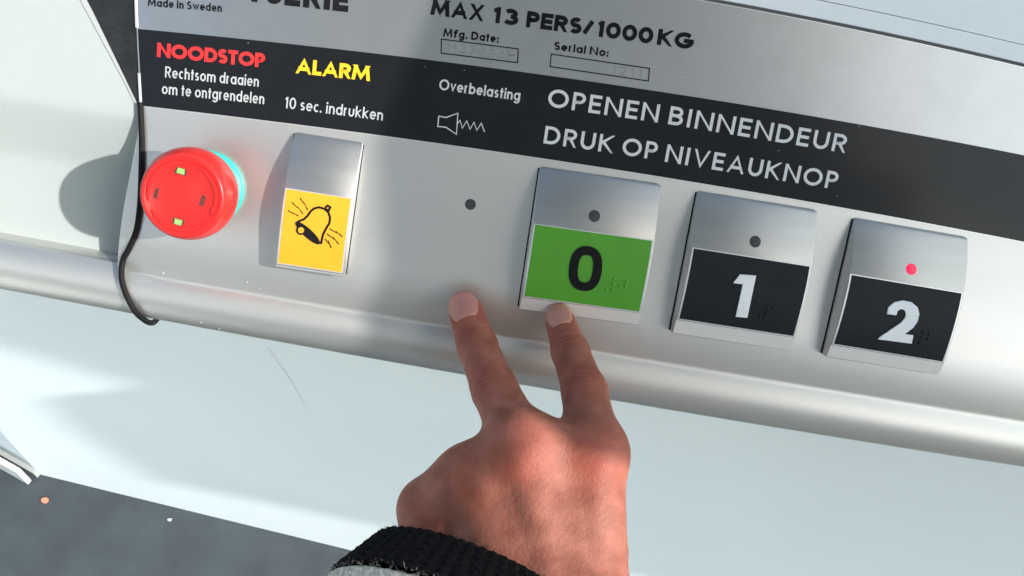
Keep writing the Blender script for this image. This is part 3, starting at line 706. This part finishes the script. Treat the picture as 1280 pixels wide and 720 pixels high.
nail(mT, mD, 7.4, 5.9, 12.0, -6.0, person); nail(iT, iD, 6.5, 5.0, 10.5, -5.0, person)

# knitted sleeve
sl = thing('sleeve', 'thick ribbed black knitted cuff with a pale grey stripe round the wrist', 'sleeve')
def knit_tube(c0, axis, r0, r1, s0, s1, ph, N=58, amp=.75, nu=352, nv=40, flare=0.):
    axis = axis/np.linalg.norm(axis); e1_ = np.cross(axis, [0, 0, 1.]); e1_ /= np.linalg.norm(e1_); e2_ = np.cross(e1_, axis); G = []
    rs = np.random.RandomState(3)
    for i in range(nv):
        t = i/(nv-1); s = s0+(s1-s0)*t; r = r0+(r1-r0)*t; row = []
        edge = min(1, (i)/3.); r *= (.90+.10*math.sin(edge*math.pi/2))
        for k in range(nu+1):
            a_ = 2*math.pi*(k % nu)/nu; rib = abs(math.cos(N/2*a_)); rr = r+amp*(rib*1.6-.8)+.35*math.sin(s*2.1+3*math.sin(a_*N/2))+.6*math.sin(3*a_+ph)
            ss = s+(.25*math.sin(a_*N) if i == 0 else 0)
            row.append(tuple(c0+axis*ss+rr*(1.12*math.cos(a_)*e1_+.9*math.sin(a_)*e2_)))
        G.append(row)
    return G, e1_, e2_, axis
CC = J3(592.3, 717, 88.3); AX = np.array([-.22, -.69, .69])
G, e1_, e2_, ax_ = knit_tube(CC, AX, 32.3, 41.5, 0, 18.5, 0)
inner = [tuple(np.array(p)-(np.array(p)-(CC+ax_*2))*.12+ax_*3) for p in G[0]]; inner2 = [tuple(np.array(p)+ax_*22-(np.array(p)-CC)*.10) for p in G[0]]
mb = MB(); mb.grid([inner2, inner]+G); mb.build('cuff', M['knit'], sl, smooth=True)
G, *_ = knit_tube(CC, AX, 41.2, 46, 18.5, 62, 0, nv=50); mb = MB(); mb.grid(G); mb.build('stripe', M['knitw'], sl, smooth=True)
# loose wool fibres
def fuzz(s0, s1, n, m, r0, r1):
    rs = np.random.RandomState(5); mb = MB()
    for _ in range(n):
        a_ = rs.rand()*2*math.pi; t = rs.rand(); s = s0+(s1-s0)*t; r = r0+(r1-r0)*t-.2
        rad = 1.12*math.cos(a_)*e1_+.9*math.sin(a_)*e2_; p = CC+ax_*s+rad*r
        tg = np.cross(ax_, rad); d = rad*rs.uniform(.3, 1)+tg*rs.normal(0, .7)+ax_*rs.normal(-.3, .7); d /= np.linalg.norm(d); l = rs.uniform(.7, 1.7); w_ = .07
        sd_ = np.cross(d, rs.normal(size=3)); sd_ /= np.linalg.norm(sd_); mid = p+d*l*.55+rs.normal(0, .2, 3); e = p+d*l+rs.normal(0, .45, 3)
        mb.add([p-sd_*w_, p+sd_*w_, mid+sd_*w_*.8, mid-sd_*w_*.8, e], [(0, 1, 2, 3), (3, 2, 4)])
    o = mb.build('wool_fibres', m, sl); o['kind'] = 'stuff'
fuzz(0, 20, 6000, M['knit'], 32.6, 42); fuzz(17.8, 45, 6000, M['knitw'], 41.6, 44.3)

# ------------------------------------------------------------------ floor scraps and door leaf at lower left
def scrap(px, py, r, m, label):
    p = onfloor(px, py); mb = MB(); n = 9; rs = np.random.RandomState(int(px))
    R1 = [r*rs.uniform(.7, 1.2) for _ in range(n)]
    P = [(R1[i]*math.cos(2*math.pi*i/n), .7*R1[i]*math.sin(2*math.pi*i/n)) for i in range(n)]; mb.poly(P, .0005, r*.5)
    tag(mb.build('paper_scrap', m, T=Matrix.Translation(Vector(p))), label, 'scrap')
scrap(57, 625.5, .0050, M['scrapo'], 'tiny orange scrap on the grey floor near the white door corner')
scrap(212, 650, .0030, M['scrapw'], 'tiny pale scrap on the grey floor below the white wall')
# door leaf end: white slab standing on the floor left of the wall end
dl = thing('door_leaf', 'edge of a white door leaf at the lower left beside the wall', 'door', world=Matrix.Identity(4))
A1 = onfloor(40, 601); B1 = onfloor(-60, 545); dd = (B1-A1); dd[2] = 0; dd /= np.linalg.norm(dd); nn_ = np.array([-dd[1], dd[0], 0])
if nn_[1] > 0: nn_ = -nn_
def slab(P0, d, L_, n, th, z0, z1):
    P = [P0, P0+d*L_, P0+d*L_+n*th, P0+n*th]; mb = MB()
    mb.add([(p[0], p[1], z0) for p in P]+[(p[0], p[1], z1) for p in P], [(0, 3, 2, 1), (4, 5, 6, 7), (0, 1, 5, 4), (1, 2, 6, 5), (2, 3, 7, 6), (3, 0, 4, 7)]); return mb
slab(A1, dd, 1.2, nn_, .006, FL+.002, FL+.05).build('kick_plate', M['door'], dl)
slab(A1+np.array([.006, .004, 0]), dd, 1.2, -nn_, .016, FL+.002, FL+.02).build('joint', M['grey'], dl)

# ------------------------------------------------------------------ unseen boards added above and behind the viewer for shade and reflections
def pbox(name, c, s_, m):
    mb = MB(); mb.box((c[0]-s_[0]/2, c[1]-s_[1]/2, c[2]-s_[2]/2), (c[0]+s_[0]/2, c[1]+s_[1]/2, c[2]+s_[2]/2))
    return tag(mb.build(name, m, T=PM), kind='structure')

_a1 = np.array([1., 0, 0])-SUNP*SUNP[0]; _a1 /= np.linalg.norm(_a1); _a2 = np.cross(SUNP, _a1)
OUT = [(-62, 400), (-57, 49), (-40, 0), (-34, -45), (-20, -61), (25, -66), (60, -70), (135, -85), (120, -112), (170, -140), (300, -198), (520, -212), (900, -215), (900, 400)]
V = [SUNP*d+_a1*x+_a2*y for d in (560,) for x, y in OUT]; n = len(OUT)
mb = MB(); mb.add(V, [tuple(range(n))])
tag(mb.build('shade_cutout', M['frosted'], T=PM), kind='structure')  # unseen added sheet, cut to throw the shade, translucent for soft fill
OUT2 = [(-260, -60), (-35.5, -58), (-38, -72), (-41, -88), (-42, -130), (-260, -130)]
mb = MB(); mb.add([SUNP*560+_a1*x+_a2*y for x, y in OUT2], [(0, 1, 2, 3, 4, 5)]); tag(mb.build('shade_cutout', M['darkgrey'], T=PM), kind='structure')  # second unseen piece, opaque, added to shade the left of the hand
pbox('reflection_board', (55, 850, 1220), (1010, 2900, 30), M['plaingrey'])  # unseen board added to darken the reflection in the metal face

mb = MB(); mb.box((-.6, -.80, -.06), (.9, -.77, .34)); tag(mb.build('dark_reflection_board', M['darkgrey'], T=Matrix.Identity(4)), kind='structure')  # unseen dark board added to mirror as the rail's dark band
mb = MB(); mb.box((-.80, -1.6, FL), (-.76, .02, .9)); tag(mb.build('bounce_board', M['wallwhite'], T=Matrix.Identity(4)), kind='structure')  # unseen white board added to bounce sunlight onto the lower wall
sa, sb = (335, 435), (386, 515)
def onwall(px, py):
    r = R_ @ np.array([px-640, py-360, FPX]); return CAMW+r*(((a_w-CAMW) @ wn)/(r @ wn))
a_w = p0+wn*.0006; A_, B_ = onwall(*sa), onwall(*sb); m_ = (A_+B_)/2+(B_-A_)[[0, 1, 2]]*.0+np.array([.002, 0, 0]); e_ = wd*.00028
mb = MB(); mb.add([A_-e_, A_+e_, m_+e_, m_-e_, B_+e_*.3, B_-e_*.3], [(0, 1, 2, 3), (3, 2, 4, 5)]); sc = mb.build('scratch', M['scratch'], bpy.data.objects['wall'])
# dust and nicks on the console
mb = MB(); rs = np.random.RandomState(11)
spots = [(204, 341, .35), (251, 404, .3), (273, 412, .25), (309, 353, .25), (325, 361, .25), (337, 321, .3), (381, 250, .3), (1056, 383, .3), (924, 19, .35), (943, 53, .25), (1062, 66, .25), (852, 97, .3)]
for _ in range(26): spots.append((rs.uniform(190, 1270), rs.uniform(20, 420), rs.uniform(.10, .2)))
for px, py, r in spots:
    u, v = at(px, py, 0); nv_ = v-bow(u, v); u, v = at(px, py, zface(nv_))
    P = [(u+r*rs.uniform(.6, 1.3)*math.cos(2*math.pi*i/6), v+r*rs.uniform(.6, 1.3)*math.sin(2*math.pi*i/6)) for i in range(6)]
    z = zface(v-bow(u, v)); mb.poly(P, z, z+.45+r*.3)
tag(mb.build('dust', M['caprim'], con), kind='stuff')
